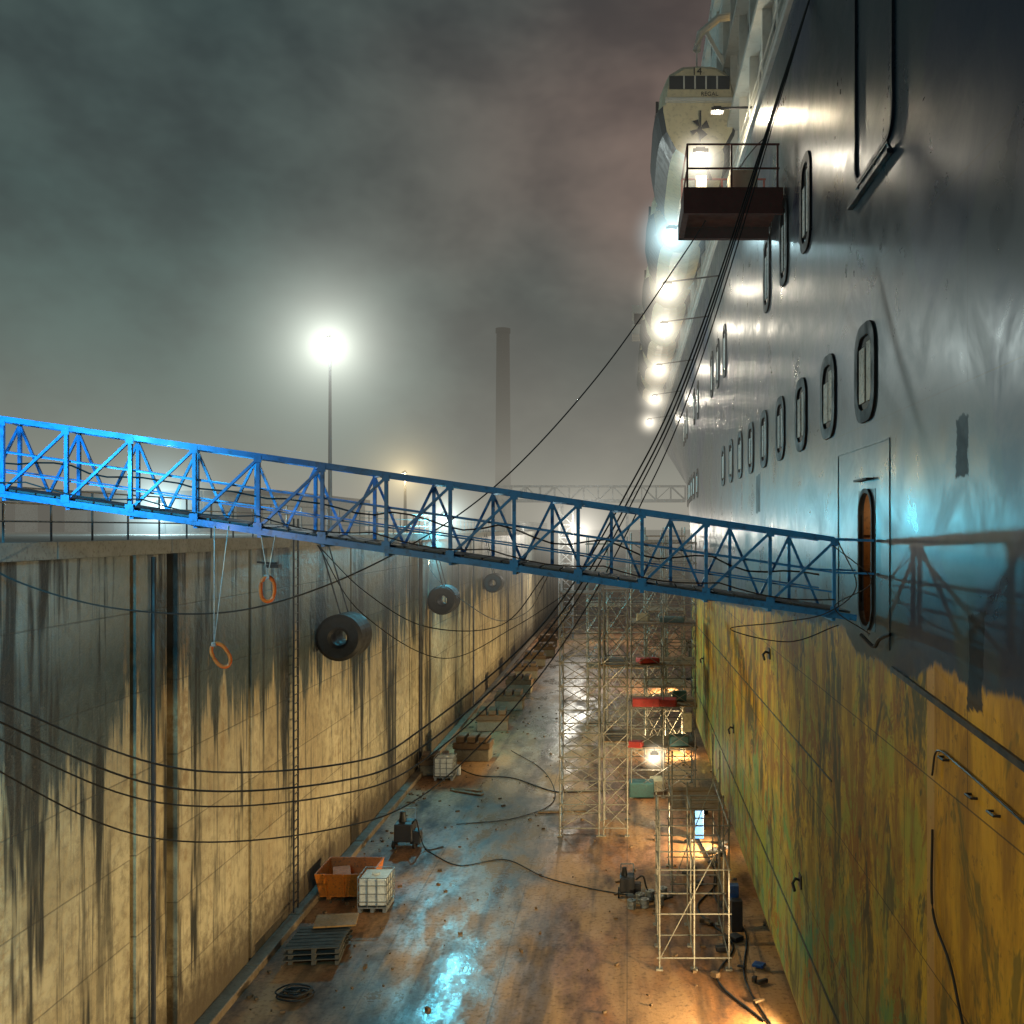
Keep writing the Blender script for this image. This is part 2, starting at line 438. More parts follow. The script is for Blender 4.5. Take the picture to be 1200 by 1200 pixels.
fr=MB(); gl=MB(); cu=MB()
def window(y,z,w_,h_,r,xx=HX):
    ring(fr,rr(y,z,w_+0.40,h_+0.36,r+0.16),rr(y,z,w_-0.04,h_-0.04,r),xx-0.045,xx+0.01)
    plate(gl,rr(y,z,w_,h_,r),xx-0.012)
    j0=random.uniform(-.04,.04)
    cu.b2(xx-0.030,xx-0.016,y-w_*0.40,y-w_*(0.12+j0),z-h_*0.38,z+h_*0.38)
    cu.b2(xx-0.030,xx-0.016,y+w_*(0.04+j0),y+w_*0.40,z-h_*0.38,z+h_*(0.34-abs(j0)*3))
sp=3.09
for k in range(9): window(16.7+k*sp,15.55,1.0,1.25,0.32)
for k in range(13,22): window(16.7+k*sp,15.55,1.0,1.25,0.32,hull_x(16.7+k*sp,15.55))
for k in range(3): window(22.3+k*sp,20.1,0.85,1.75,0.3)
for k in (6,7,8,11,12,15,16,17): window(22.3+k*sp,20.1,0.85,1.75,0.3,hull_x(22.3+k*sp,20.1))
fr.obj('window_frames',M_black,ship); gl.obj('window_panes',M_glass,ship); cu.obj('curtains',M_curt,ship)

m=MB()
ring(m,rr(16.2,21.3,2.5,5.0,0.35),rr(16.2,21.3,2.36,4.86,0.30),HX-0.04,HX+0.01)
m.beam((HX-0.05,15.0,18.55),(HX-0.05,17.7,18.55),0.09,0.07)
m.beam((HX-0.08,15.0,18.68),(HX-0.08,17.1,18.68),0.03,0.03)
for y in (15.05,15.9,17.0): m.beam((HX,y,18.55),(HX-0.08,y,18.68),0.035)
for a_,b_ in (((15.2,14.35),(18.9,14.35)),((15.2,11.2),(15.2,14.35)),((18.9,11.4),(18.9,14.35))):
    m.beam((HX-0.004,a_[0],a_[1]),(HX-0.004,b_[0],b_[1]),0.018,0.02)
m.beam((HX-0.02,9.0,10.62),(HX-0.02,15.0,10.95),0.04,0.08)
m.obj('shell_door_trim',M_navy,ship)
m=MB()
yc=(D0+D1)/2; zc=(DZ0+DZ1)/2; dw=D1-D0; dh=DZ1-DZ0
def rect_like(pts_in,yc,zc,w_,h_):
    out=[]
    for (a,b) in pts_in:
        dy=a-yc; dz=b-zc; s_=1/max(abs(dy)/(w_/2),abs(dz)/(h_/2)); out.append((yc+dy*s_,zc+dz*s_))
    return out
inn=rr(yc,zc,0.86,dh-0.06,0.36,7); out_=rect_like(inn,yc,zc,dw+0.04,dh+0.04)
ring(m,out_,inn,HX-0.004,HX+0.05)
m.obj('door_surround',M_navy,ship)
m=MB()
ring(m,rr(yc,zc,0.98,dh+0.08,0.42,7),inn,HX-0.04,HX+0.02)
m.beam((HX-0.06,yc-0.45,DZ1+0.18),(HX-0.06,yc+0.45,DZ1+0.18),0.12,0.035)
m.obj('door_coaming',M_black,ship)
M_brown=simple('wood_panel',(0.26,0.13,0.045),0.5)
m=MB(); m.b2(HX+0.9,HX+1.0,D0-0.3,D1+0.3,DZ0-0.2,DZ1+0.2)
m.b2(HX+0.06,HX+0.9,D0-0.12,D0-0.02,DZ0,DZ1); m.b2(HX+0.06,HX+0.9,D1+0.02,D1+0.12,DZ0,DZ1)
m.b2(HX+0.06,HX+0.9,D0-0.1,D1+0.1,DZ0-0.1,DZ0); m.b2(HX+0.06,HX+0.9,D0-0.1,D1+0.1,DZ1,DZ1+0.1)
m.b2(HX+0.06,HX+0.55,D1-0.03,D1+0.01,DZ0+0.9,DZ0+1.0); m.b2(HX+0.06,HX+0.55,D1-0.03,D1+0.01,DZ0+1.5,DZ0+1.6)
m.obj('door_lobby',M_brown,ship)
L=bpy.data.lights.new('door_lobby_light','POINT'); L.energy=9; L.color=(1,0.68,0.35); L.shadow_soft_size=0.08
o=bpy.data.objects.new('lobby_light',L); o.location=(HX+0.5,yc,DZ1-0.25); C.objects.link(o); o.parent=ship

# superstructure
m=MB(); SX=4.25; SY1=122
m.b2(SX,30,-20,SY1,25.41,36.0)
m.b2(SX+2.5,28,-20,SY1-8,36.01,42)
m.obj('superstructure',M_white,ship)
m=MB(); wn=MB(); wl=MB()
for z in (25.55,28.4,31.3,34.2,36.1):
    m.b2(SX-0.45,SX-0.002,-20,SY1+0.5,z-0.10,z+0.10)
y=-10.0
while y<118:
    m.b2(SX-0.28,SX-0.003,y-0.09,y+0.09,25.66,36.0)
    for zi,z in enumerate((26.9,29.8,32.7,35.1)):
        t=wl if random.random()<0.16 else wn
        hgt=1.5 if zi<3 else 1.1
        t.b2(SX-0.02,SX+0.02,y+0.55,y+1.25,z-hgt/2,z+hgt/2)
        t=wl if random.random()<0.10 else wn
        t.b2(SX-0.02,SX+0.02,y+1.75,y+2.45,z-hgt/2,z+hgt/2)
        if y<70:
            for yy in (y+0.9,y+2.1):
                ring(m,rr(yy,z,0.84,hgt+0.14,0.12,3),rr(yy,z,0.70,hgt,0.1,3),SX-0.06,SX)
    y+=sp
m.obj('deck_edges',M_white,ship); wn.obj('cabin_windows',M_glass,ship); wl.obj('lit_cabin_windows',M_litwin,ship)
m=MB()
for z in (36.6,37.0,37.3): m.beam((SX-0.35,-20,z),(SX-0.35,SY1,z),0.04)
for i in range(70): m.beam((SX-0.35,-18+i*2,36.2),(SX-0.35,-18+i*2,37.3),0.04)
for z in (25.9,26.3): m.beam((SX-0.40,-20,z),(SX-0.40,SY1,z),0.035)
m.obj('deck_rails',M_white,ship)
m=MB(); m.b2(0.6,8,126,131,37,38.2); m.b2(0.6,8,126.2,131,39.6,40.6); m.b2(4.3,8,122.6,134,25,41)
for i in range(6): m.b2(0.7+i*1.4,0.85+i*1.4,126.1,131,38.2,39.6)
m.obj('bridge_wing',M_white,ship); m=MB(); m.b2(0.9,7.8,126.5,130.5,38.21,39.59); m.obj('bridge_windows',M_glass,ship)
m=MB()
for (y,z) in ((23.0,5.1),(37.5,5.7),(52.0,6.4),(28.0,9.6)):
    m.path([(HX+0.02,y,z),(HX-0.12,y,z+0.05),(HX-0.2,y-0.1,z-0.02),(HX-0.18,y-0.25,z-0.14)],0.035)
    m.box((HX-0.015,y,z),(0.03,0.3,0.3))
for (y,z) in ((12.6,10.2),(11.6,10.0),(10.9,10.0)):
    m.path([(HX,y,z),(HX-0.07,y,z),(HX-0.07,y-0.2,z),(HX,y-0.2,z)],0.016)
m.path(crom([(HX-0.06,12.9,9.9),(HX-0.05,12.7,10.25),(HX-0.05,11.8,10.25),(HX-0.05,10.0,10.15),(HX-0.05,8.5,10.0)]),0.014)
m.path(crom([(HX-0.04,12.95,9.2),(HX-0.05,12.9,8.2),(HX-0.05,12.2,7.8),(HX-0.06,11.5,7.2),(HX-0.06,10.2,6.9),(HX-0.05,8,6.5)]),0.018)
m.obj('hull_fittings',M_darkmetal,ship)
m=MB()
m.beam((HX-0.012,10,3.9),(HX-0.012,57,3.9),0.03,0.05); m.beam((HX-0.01,19.5,8.2),(HX-0.01,57,7.6),0.02,0.03)
m.obj('weld_seams',simple('seam_rust',(0.05,0.06,0.035),0.6),ship)

M_block=simple('weathered_timber',(0.13,0.075,0.035),0.8,sc=4)
M_blockc=simple('block_concrete',(0.19,0.155,0.105),0.85,sc=3)
m=MB()
for i in range(24):
    y=8+i*4.4
    for xx in (7.0,11,16):
        m.mi=1; m.box((xx,y,0.45),(1.5,1.2,0.89)); m.mi=0; m.box((xx,y,1.03),(1.5,1.0,0.3))
m.obj('ship_support_blocks',[M_block,M_blockc])

# ---------------------------------------------------------------- lifeboats
M_cream=simple('lifeboat_cream',(0.72,0.63,0.42),0.4,dirtamt=0.25,sc=1.2)
M_orange=simple('orange_paint',(0.80,0.16,0.02),0.45,dirtamt=0.25)
def lifeboat(y0,num):
    e=empty('lifeboat'); xc=2.75; zc=29.0; Lh=11.0
    half=[(0,-2.0),(0.5,-1.95),(1.1,-1.6),(1.55,-0.9),(1.72,-0.1),(1.72,0.15),(1.60,0.2),(1.50,1.1),(1.25,1.75),(0.7,2.1),(0,2.15)]
    profc=[(a,b) for a,b in half]+[(-a,b) for a,b in half[-2:0:-1]]
    m=MB(); rings=[]
    ts=[0,0.04,0.12,0.25,0.4,0.6,0.75,0.87,0.95,1.0]; ws=[0.80,0.9,0.97,1,1,1,0.93,0.72,0.42,0.08]; hs=[0.72,0.85,0.95,1,1,1,0.97,0.9,0.8,0.7]
    for t,w_,h_ in zip(ts,ws,hs):
        rings.append([m.v((xc+a*w_,y0+t*Lh,zc+(b*h_ if b>0 else b*(0.85+0.15*h_)))) for a,b in profc])
    N_=len(profc)
    for i in range(len(rings)-1):
        for j_ in range(N_):
            zav=(profc[j_][1]+profc[(j_+1)%N_][1])/2
            m.mi=1 if (-0.03<zav<0.19 or -1.3<zav<-0.4) else 0
            m.face([rings[i][j_],rings[i][(j_+1)%N_],rings[i+1][(j_+1)%N_],rings[i+1][j_]])
    m.mi=0; m.face(rings[0][::-1]); m.face(rings[-1])
    m.obj('boat_shell',[M_cream,M_navy],e)
    m=MB(); m.b2(xc-1.15,xc+1.15,y0-0.03,y0+0.05,zc+0.75,zc+1.25)
    for i in range(6):
        m.b2(xc-1.62,xc-1.50,y0+1.6+i*1.35,y0+2.4+i*1.35,zc+0.5,zc+0.95)
    m.obj('boat_windows',M_glass,e)
    m=MB()
    for i in range(4): m.b2(xc-0.62+i*0.42,xc-0.56+i*0.42,y0-0.05,y0-0.031,zc+0.75,zc+1.25)
    m.b2(xc-1.3,xc+1.3,y0-0.2,y0-0.01,zc+0.22,zc+0.36)
    m.obj('transom_trim',M_white,e)
    m=MB()
    m.cyl((xc,y0+0.1,zc-0.85),(xc,y0-0.35,zc-0.85),0.10,0.07,12)
    for k in range(4):
        a_=k*PI/2+0.5
        q=[Vector((xc+math.cos(a_+d)*r,y0-0.28+oy,zc-0.85+math.sin(a_+d)*r)) for d,r,oy in ((-0.4,0.1,0.06),(-0.35,0.38,0.08),(0.35,0.38,-0.08),(0.4,0.1,-0.06))]
        m.face([m.v(v_) for v_ in q])
    m.b2(xc-0.03,xc+0.03,y0-0.6,y0-0.4,zc-1.4,zc-0.3)
    m.obj('propeller_and_rudder',M_darkmetal,e)
    m=MB()
    for yy in (y0+1.5,y0+Lh-1.8):
        m.path([(SX+0.1,yy,33.3),(3.6,yy,33.2),(2.9,yy,32.6),(2.75,yy,31.9)],0.16,8)
        m.beam((2.75,yy,31.9),(2.75,yy,zc+2.0),0.06)
        m.beam((SX,yy,30.6),(3.1,yy,32.7),0.14)
    m.obj('davit_arms',M_white,e)
    for s_,sz,xx,zz_ in ((str(num),0.40,xc-0.3,zc+1.28),('REGAL',0.22,xc+0.05,zc+0.48)):
        t=bpy.data.curves.new('lettering','FONT'); t.body=s_; t.size=sz; t.extrude=0.01; t.materials.append(M_black)
        o=bpy.data.objects.new('lettering',t); o.location=(xx,y0-0.06,zz_); o.rotation_euler=(PI/2,0,0); C.objects.link(o); o.parent=e
    return e
for i in range(6): lifeboat(39+i*13.2,14-2*i)

M_redb=simple('red_oxide_steel',(0.13,0.025,0.018),0.6,dirtamt=0.6)
e=empty('work_platform')
m=MB(); m.b2(1.4,HX-0.02,25.6,28.2,21.25,21.38)
m.b2(1.4,HX-0.02,25.45,25.6,20.85,21.5); m.b2(1.4,1.55,25.6,28.2,20.95,21.4); m.b2(1.4,HX-0.02,28.0,28.2,20.95,21.24)
for xx in (1.5,2.6,3.75):
    m.beam((xx,25.55,21.5),(xx,25.55,22.6),0.05); m.beam((xx,28.1,21.3),(xx,28.1,22.6),0.05)
for z in (22.0,22.6):
    m.beam((1.5,25.55,z),(3.8,25.55,z),0.04);m.beam((1.5,28.1,z),(3.8,28.1,z),0.04);m.beam((1.5,25.55,z),(1.5,28.1,z),0.04)
m.obj('platform_frame',M_redb,e)
m=MB(); m.b2(2.6,3.3,25.9,26.6,21.38,22.1); m.b2(1.8,2.1,26.9,27.2,21.38,22.3); m.obj('equipment_box',M_cream,e,bevel=0.03)

# ---------------------------------------------------------------- gangway
M_blue=simple('blue_gangway_paint',(0.030,0.22,0.60),0.38,var=0.6,sc=1.6,dirt=(0.02,0.02,0.025),dirtamt=0.45)
M_grate=simple('grating_steel',(0.06,0.075,0.09),0.6,0.3)
gw=empty('gangway')
sl=0.145; xr=3.24; xl=-14.8
def gz(x_): return 11.66+(xr-x_)*sl
Y0g,Y1g=16.05,17.35; GH=1.18
nb=18; stp=(xr-xl)/nb
m=MB()
for yy in (Y0g,Y1g):
    m.beam((xl,yy,gz(xl)),(xr+0.35,yy,gz(xr+0.35)),0.08,0.10)
    m.beam((xl,yy,gz(xl)+GH),(xr,yy,gz(xr)+GH),0.08,0.085)
    ins=0.06 if yy<16.5 else -0.06
    for hz in (0.35,0.66): m.beam((xl,yy+ins,gz(xl)+hz),(xr,yy+ins,gz(xr)+hz),0.022,0.025)
    m.beam((xr,yy,gz(xr)+GH),(HX-0.03,yy,gz(xr)+GH-0.02),0.04)
    m.beam((xr,yy,gz(xr)+0.66),(HX-0.03,yy,gz(xr)+0.64),0.03)
for i in range(nb+1):
    x_=xr-i*stp
    for yy,off in ((Y0g,0),(Y1g,stp*0.5)):
        xx=x_-off
        if xx<xl: continue
        m.beam((xx,yy,gz(xx)+0.05),(xx,yy,gz(xx)+GH-0.04),0.055,0.055)
    m.beam((x_,Y0g+0.03,gz(x_)-0.06),(x_,Y1g-0.03,gz(x_)-0.06),0.06,0.08)
    m.beam((x_,Y0g,gz(x_)+GH),(x_-stp*0.5 if i<nb else x_,Y1g,gz(x_)+GH+0.02),0.03)
    if i<nb:
        x2=x_-stp
        m.beam((x2,Y0g,gz(x2)+0.05),(x_,Y0g,gz(x_)+GH-0.04),0.042,0.042)
        m.beam((x_,Y1g,gz(x_)+0.05),(x_-stp*0.5,Y1g,gz(x_-stp*0.5)+GH-0.04),0.042,0.042)
        m.beam((x2,Y1g,gz(x2)+0.05),(x_-stp*0.5,Y1g,gz(x_-stp*0.5)+GH-0.04),0.042,0.042)
        if i%2==0: m.beam((x_,Y0g,gz(x_)-0.05),(x2,Y1g,gz(x2)-0.05),0.035)
        else: m.beam((x_,Y1g,gz(x_)-0.05),(x2,Y0g,gz(x2)-0.05),0.035)
    yy=Y0g-0.046
    m.box((x_,yy,gz(x_)+0.07),(0.13,0.012,0.12)); m.box((x_,yy+0.006,gz(x_)+GH-0.05),(0.12,0.012,0.11))
m.obj('truss_frame',M_blue,gw)
m=MB()
npl=60
for i in range(npl):
    xa=xl+(xr+0.3-xl)*i/npl; xb=xl+(xr+0.3-xl)*(i+0.9)/npl
    m.beam((xa,(Y0g+Y1g)/2,gz(xa)+0.07),(xb,(Y0g+Y1g)/2,gz(xb)+0.07),Y1g-Y0g-0.14,0.03)
m.obj('walkway_deck',M_grate,gw)
m=MB()
for xx in (-12.2,-14.3):
    for yy in (Y0g,Y1g): m.beam((xx,yy,TOP),(xx,yy,gz(xx)-0.06),0.12)
    m.beam((xx,Y0g,TOP+0.3),(xx,Y1g,gz(xx)-0.2),0.06)
m.obj('shore_stand',M_blue,gw)
m=MB()
pts=[]
for i in range(61):
    x_=xl+(xr-xl)*i/60; pts.append((x_,Y0g-0.06+0.02*math.sin(i),gz(x_)+0.24-0.10*abs(math.sin(i*PI/6))))
m.path(pts,0.012)
pts=[(a,Y1g-0.05,c_+0.35-0.05*math.sin(a*4)) for a,b,c_ in pts]; m.path(pts,0.016)
m.obj('gangway_cables',M_darkmetal,gw)

m=MB(); m.path(crom([(HX-0.25,16.0,11.35),(HX-0.12,15.7,11.2),(HX-0.1,15.4,11.35),(HX-0.02,15.1,11.45)]),0.03)
m.path(crom([(3.3,16.0,12.8),(3.6,16.1,12.1),(3.1,15.9,11.7),(2.4,15.95,11.55),(1.6,15.9,11.45),(2.5,15.9,11.25),(3.3,16.0,11.5)]),0.009)
m.path(crom([(3.2,15.95,12.75),(3.75,15.7,12.2),(3.2,15.8,11.8),(3.7,15.6,11.4)]),0.009)
m.obj('power_cable',M_darkmetal)

# ---------------------------------------------------------------- ropes
M_rope=simple('rope_fibre',(0.030,0.030,0.030),0.8)
base=[(3.9,21.8,24.35),(1.45,20.5,16.76),(0.08,19.7,13.66),(-1.49,18.8,11.09),(-3.43,17.5,9.33),(-4.69,16.8,8.87),(-6.78,15.2,9.16),(-8.45,13.8,10.4),(-9.8,12.6,11.8),(-11.35,11.5,12.95)]
sagw=[0,0.3,0.45,0.6,0.9,1,0.9,0.6,0.3,0]
for dx,ds,dy,r in ((0,0,0,0.016),(-0.15,-0.22,0.35,0.016),(0.12,0.16,-0.3,0.013),(0.28,0.66,-0.5,0.012)):
    pts=[(p_[0]+dx*s_*(1 if i<5 else -0.3),p_[1]+dy*(0.6+0.4*s_),p_[2]-ds*s_) for i,(p_,s_) in enumerate(zip(base,sagw))]
    m=MB(); m.path(crom(pts,12),r,6); m.obj('mooring_rope',M_rope,smooth=True)
m=MB(); m.path(crom([(3.9,28.2,23.9),(3.15,28,23.0),(1.46,27,20.2),(-.74,25.5,16.8),(-3.1,24,14.0),(-5.34,22.5,12.34),(-7.43,20.5,11.43),(-9.16,18.9,11.5),(-10.7,17.9,12.1),(-11.5,17.6,12.85)],12),0.017); m.obj('mooring_rope',M_rope,smooth=True)
m=MB()
m.path(crom([(-4.9,16.2,12.75),(-4.2,16.4,12.0),(-3.3,16.8,11.4),(-2.1,17.1,11.4),(-1.3,16.6,12.3)]),0.009)
m.path(crom([(-4.9,16.2,12.75),(-4.4,17,11.6),(-3.4,19,10.6),(-2.3,21,11.0),(-1.3,23,11.6)]),0.008)
m.path(crom([(WX+0.1,60,12.3),(-9.6,50,11.0),(-5.5,40,9.6),(-3.4,34,10.2),(-1.8,24,12)]),0.014)
m.obj('slack_cables',M_rope,smooth=True)

def hang(x_,y_,ztop,zc,h_,tilt):
    e=empty('lifebuoy'); m=MB(); pts=[]
    for k in range(28):
        a_=2*PI*k/28; px=math.cos(a_)*h_*0.26; pz=math.copysign(abs(math.sin(a_))**0.8,math.sin(a_))*h_*0.5
        pts.append((x_+px*math.cos(tilt)-pz*math.sin(tilt),y_+px*0.3,zc+px*math.sin(tilt)+pz*math.cos(tilt)))
    m.path(pts,0.030,8,closed=True); m.obj('ring',M_orange,e,smooth=True)
    m=MB(); tp=pts[7]
    m.beam(tp,(x_-0.10,y_,ztop),0.012); m.beam(tp,(x_+0.12,y_,ztop),0.012); m.box(tp,(0.07,0.06,0.06)); m.obj('suspension_lines',M_metal,e)
hang(-6.35,16.0,13.05,11.03,0.40,0.55); hang(-5.62,16.0,12.9,12.06,0.38,0.0)

# ---------------------------------------------------------------- tyre fenders
M_rub=simple('black_rubber',(0.005,0.005,0.006),0.65,dirtamt=0.1)
for (x_,y_,z_,r) in ((-10.33,37.2,9.1,0.84),(-10.4,58,9.0,0.82),(-10.45,80,8.8,0.74)):
    e=empty('dock_fender')
    m=MB(); m.revolve((x_,y_,z_),'Y',[(-0.50,r*0.34),(-0.6,r*0.46),(-0.6,r*0.86),(-0.5,r),(0.9,r),(1.0,r*0.88),(1.0,r*0.34)],36); m.obj('rubber_drum',M_rub,e)
    m=MB()
    for yy in (y_-0.3,y_+0.7): m.beam((x_,yy,z_+r),(WX+0.05,yy,TOP),0.05)
    m.obj('chains',M_darkmetal,e)

# ---------------------------------------------------------------- scaffolding
M_scaf=simple('scaffold_tube',(0.26,0.24,0.20),0.5,0.4,dirtamt=0.6)
M_plank=simple('scaffold_planks',(0.20,0.12,0.055),0.8,sc=5)
def scaffold(x0,x1,y0,y1,H,lift=1.0,bays=(2,1),brace=True,decks=(),t=0.055):
    e=empty('scaffold_tower'); m=MB()
    nx,ny=bays; xs=[x0+(x1-x0)*i/nx for i in range(nx+1)]; ys_=[y0+(y1-y0)*i/ny for i in range(ny+1)]
    for a in xs:
        for b in ys_:
            m.beam((a,b,0.05),(a,b,H+0.5),t,t,6); m.box((a,b,0.03),(0.2,0.2,0.05))
    z=0.35
    while z<H+0.1:
        for b in ys_: m.beam((x0-0.08,b,z),(x1+0.08,b,z),t*0.85,None,6)
        for a in xs: m.beam((a,y0,z),(a,y1,z),t*0.85,None,6)
        if brace and z+lift<H+0.2:
            for b in ys_:
                for i in range(nx):
                    m.beam((xs[i],b-0.03,z),(xs[i+1],b-0.03,z+lift),t*0.6,None,5)
                    m.beam((xs[i+1],b+0.03,z),(xs[i],b+0.03,z+lift),t*0.6,None,5)
            for a in xs:
                m.beam((a,y0,z),(a,y1,z+lift),t*0.6,None,5); m.beam((a+.04,y1,z),(a+.04,y0,z+lift),t*0.6,None,5)
        z+=lift
    if not brace: m.beam((x0,y0,0.3),(x1,y0,H),t*0.6,None,5); m.beam((x0,y1,H),(x0,y0,0.3),t*0.6,None,5)
    m.obj('tubes',M_scaf,e)
    m=MB()
    for zd in decks:
        nP=5
        for i in range(nP):
            yy=y0+(y1-y0)*(i+0.5)/nP
            m.box(((x0+x1)/2,yy,zd+random.uniform(0,0.03)),((x1-x0)+random.uniform(0,0.3),(y1-y0)/nP*0.9,0.05))
    if decks: m.obj('plank_decks',M_plank,e)
    else: m.bm.free()
    return e
scaffold(-2.85,-1.2,43.3,45.6,10.2,1.0,(1,1),True,(10.25,),0.06)
scaffold(-1.0,0.0,43.3,45.8,10.4,1.0,(1,1),True,(4.0,7.2,10.4),0.06)
scaffold(0.2,3.3,49.5,52.5,12.3,1.0,(2,1),True,(2.4,4.4,6.4,8.4,10.4,12.3),0.06)
scaffold(1.0,3.2,57,60,12.6,2.0,(2,1),True,(4.2,8.4,12.6),0.06)
scaffold(-2.6,2.6,66,69,12.0,2.0,(4,1),True,(4,8,12),0.07)
scaffold(0.95,3.0,30.2,33.6,4.2,1.3,(2,2),False,(),0.055)
scaffold(1.6,3.3,36.5,39.5,4.6,1.5,(1,1),False,(3.0,),0.055)
M_red=simple('red_tarp',(0.34,0.025,0.02),0.7); M_bl=simple('blue_plastic',(0.02,0.09,0.3),0.4); M_tealp=simple('teal_sheet',(0.04,0.12,0.12),0.5)
m=MB()
for (a,b,z,d,mi) in ((0.9,49.4,4.65,(1.3,0.5,0.4),0),(1.8,49.8,4.6,(1.2,0.7,0.35),0),(1.0,50,6.6,(1.0,0.8,0.25),0),(2.5,50,2.7,(0.9,0.8,0.5),1),(2.9,49.3,3.7,(0.4,0.4,0.9),2),(0.4,49.6,2.6,(0.7,0.7,0.3),0),(2.2,50,8.6,(1.2,0.6,0.25),1),(0.7,50,0.35,(1.2,1.2,0.7),1),(1.5,51,0.3,(0.6,0.8,0.6),2),(2.6,51,4.7,(0.7,0.5,0.5),1),(0.8,51,8.6,(0.6,0.5,0.4),2)):
    m.mi=mi; m.box((a,b,z),d,random.uniform(-.3,.3),random.uniform(-.1,.1))
m.obj('stacked_materials',[M_red,M_tealp,M_cream],bevel=0.05)

# ---------------------------------------------------------------- floor objects
def block(x_,y_,s_=1.0,rz=0.0):
    m=MB()
    m.mi=1; m.box((x_,y_,0.30*s_),(1.7*s_,1.1*s_,0.58*s_),rz)
    m.mi=0; m.box((x_,y_,0.76*s_),(1.8*s_,1.2*s_,0.32*s_),rz)
    for i in (-1,0,1): m.box((x_+i*0.55*s_*math.cos(rz),y_+i*0.55*s_*math.sin(rz),1.07*s_),(0.4*s_,1.3*s_,0.26*s_),rz)
    m.obj('keel_block',[M_block,M_blockc],bevel=0.03)
for i in range(14): block(-8.6+random.uniform(-.25,.25),58.5+i*7.8+random.uniform(-.8,.8),1.15,random.uniform(-.08,.08))
block(-10.2,54.5,0.9,0.1)
def ibc(x_,y_):
    e=empty('ibc_tank')
    m=MB(); m.box((x_,y_,0.66),(0.92,1.1,0.9)); m.cyl((x_,y_,1.1),(x_,y_,1.18),0.14,0.14,14); m.obj('plastic_tank',simple('white_plastic',(0.60,0.62,0.60),0.4,dirtamt=0.25),e,bevel=0.06)
    m=MB()
    for i in range(5):
        for sx in (-1,1): m.beam((x_+sx*0.49,y_-0.57+i*0.285,0.15),(x_+sx*0.49,y_-0.57+i*0.285,1.16),0.025)
    for i in range(4):
        for sy in (-1,1): m.beam((x_-0.49+i*0.327,y_+sy*0.58,0.15),(x_-0.49+i*0.327,y_+sy*0.58,1.16),0.025)
    for z in (0.35,0.62,0.9,1.16):
        for sy in (-1,1): m.beam((x_-0.5,y_+sy*0.585,z),(x_+0.5,y_+sy*0.585,z),0.025)
        for sx in (-1,1): m.beam((x_+sx*0.5,y_-0.58,z),(x_+sx*0.5,y_+0.58,z),0.025)
    m.box((x_,y_,0.15),(1.0,1.2,0.04))
    for i in (-1,0,1): m.box((x_+i*0.42,y_,0.065),(0.12,1.2,0.13))
    m.obj('cage_and_pallet',M_metal,e)
ibc(-8.65,35.3); ibc(-9.5,53.5)
m=MB(); x_,y_=-9.9,36.6
lo=[(-0.85,-0.75),(0.85,-0.75),(0.85,0.75),(-0.85,0.75)]; hi=[(-1.0,-0.95),(1.0,-0.95),(1.0,0.95),(-1.0,0.95)]
A=[m.v((x_+a,y_+b,0.12)) for a,b in lo];B=[m.v((x_+a,y_+b,0.98)) for a,b in hi];Bi=[m.v((x_+a*0.95,y_+b*0.95,0.98)) for a,b in hi];Ai=[m.v((x_+a*0.93,y_+b*0.93,0.2)) for a,b in lo]
for i in range(4):
    j_=(i+1)%4; m.face([A[i],A[j_],B[j_],B[i]]); m.face([B[i],B[j_],Bi[j_],Bi[i]]); m.face([Bi[i],Bi[j_],Ai[j_],Ai[i]])
m.face(A[::-1]); m.face(Ai)
for i in (-0.6,0,0.6): m.beam((x_+i,y_-0.78,0.15),(x_+i*1.1,y_-0.98,0.95),0.07)
for i in (-1,1): m.box((x_+i*0.55,y_,0.06),(0.15,1.5,0.12))
m.box((x_-0.3,y_,0.55),(0.6,1.0,0.5),0.3)
m.obj('orange_skip',simple('orange_skip_paint',(0.60,0.16,0.012),0.55,dirtamt=0.6))
m=MB()
for k in range(3):
    for i in range(7): m.box((-9.45,30.6+i*0.26,0.16+k*0.17),(1.6,0.2,0.03),0.12)
    for i in (-1,0,1): m.box((-9.45+i*0.7,31.35,0.075+k*0.17),(0.12,1.7,0.13),0.12)
m.mi=1; m.box((-9.2,32.4,0.62),(1.3,0.9,0.05),0.15,0.05)
m.obj('pallet_stack',[simple('grey_timber',(0.06,0.058,0.05),0.8),simple('ply_sheet',(0.30,0.16,0.05),0.7)])
m=MB(); pts=[]
for k in range(150):
    a_=k*0.25; r=0.28+0.14*math.sin(k*0.07)+0.02*math.sin(k); pts.append((-9.25+r*math.cos(a_)*1.2,28.5+r*math.sin(a_),0.03+0.0012*k))
m.path(pts,0.025); m.obj('hose_coil',M_rub)
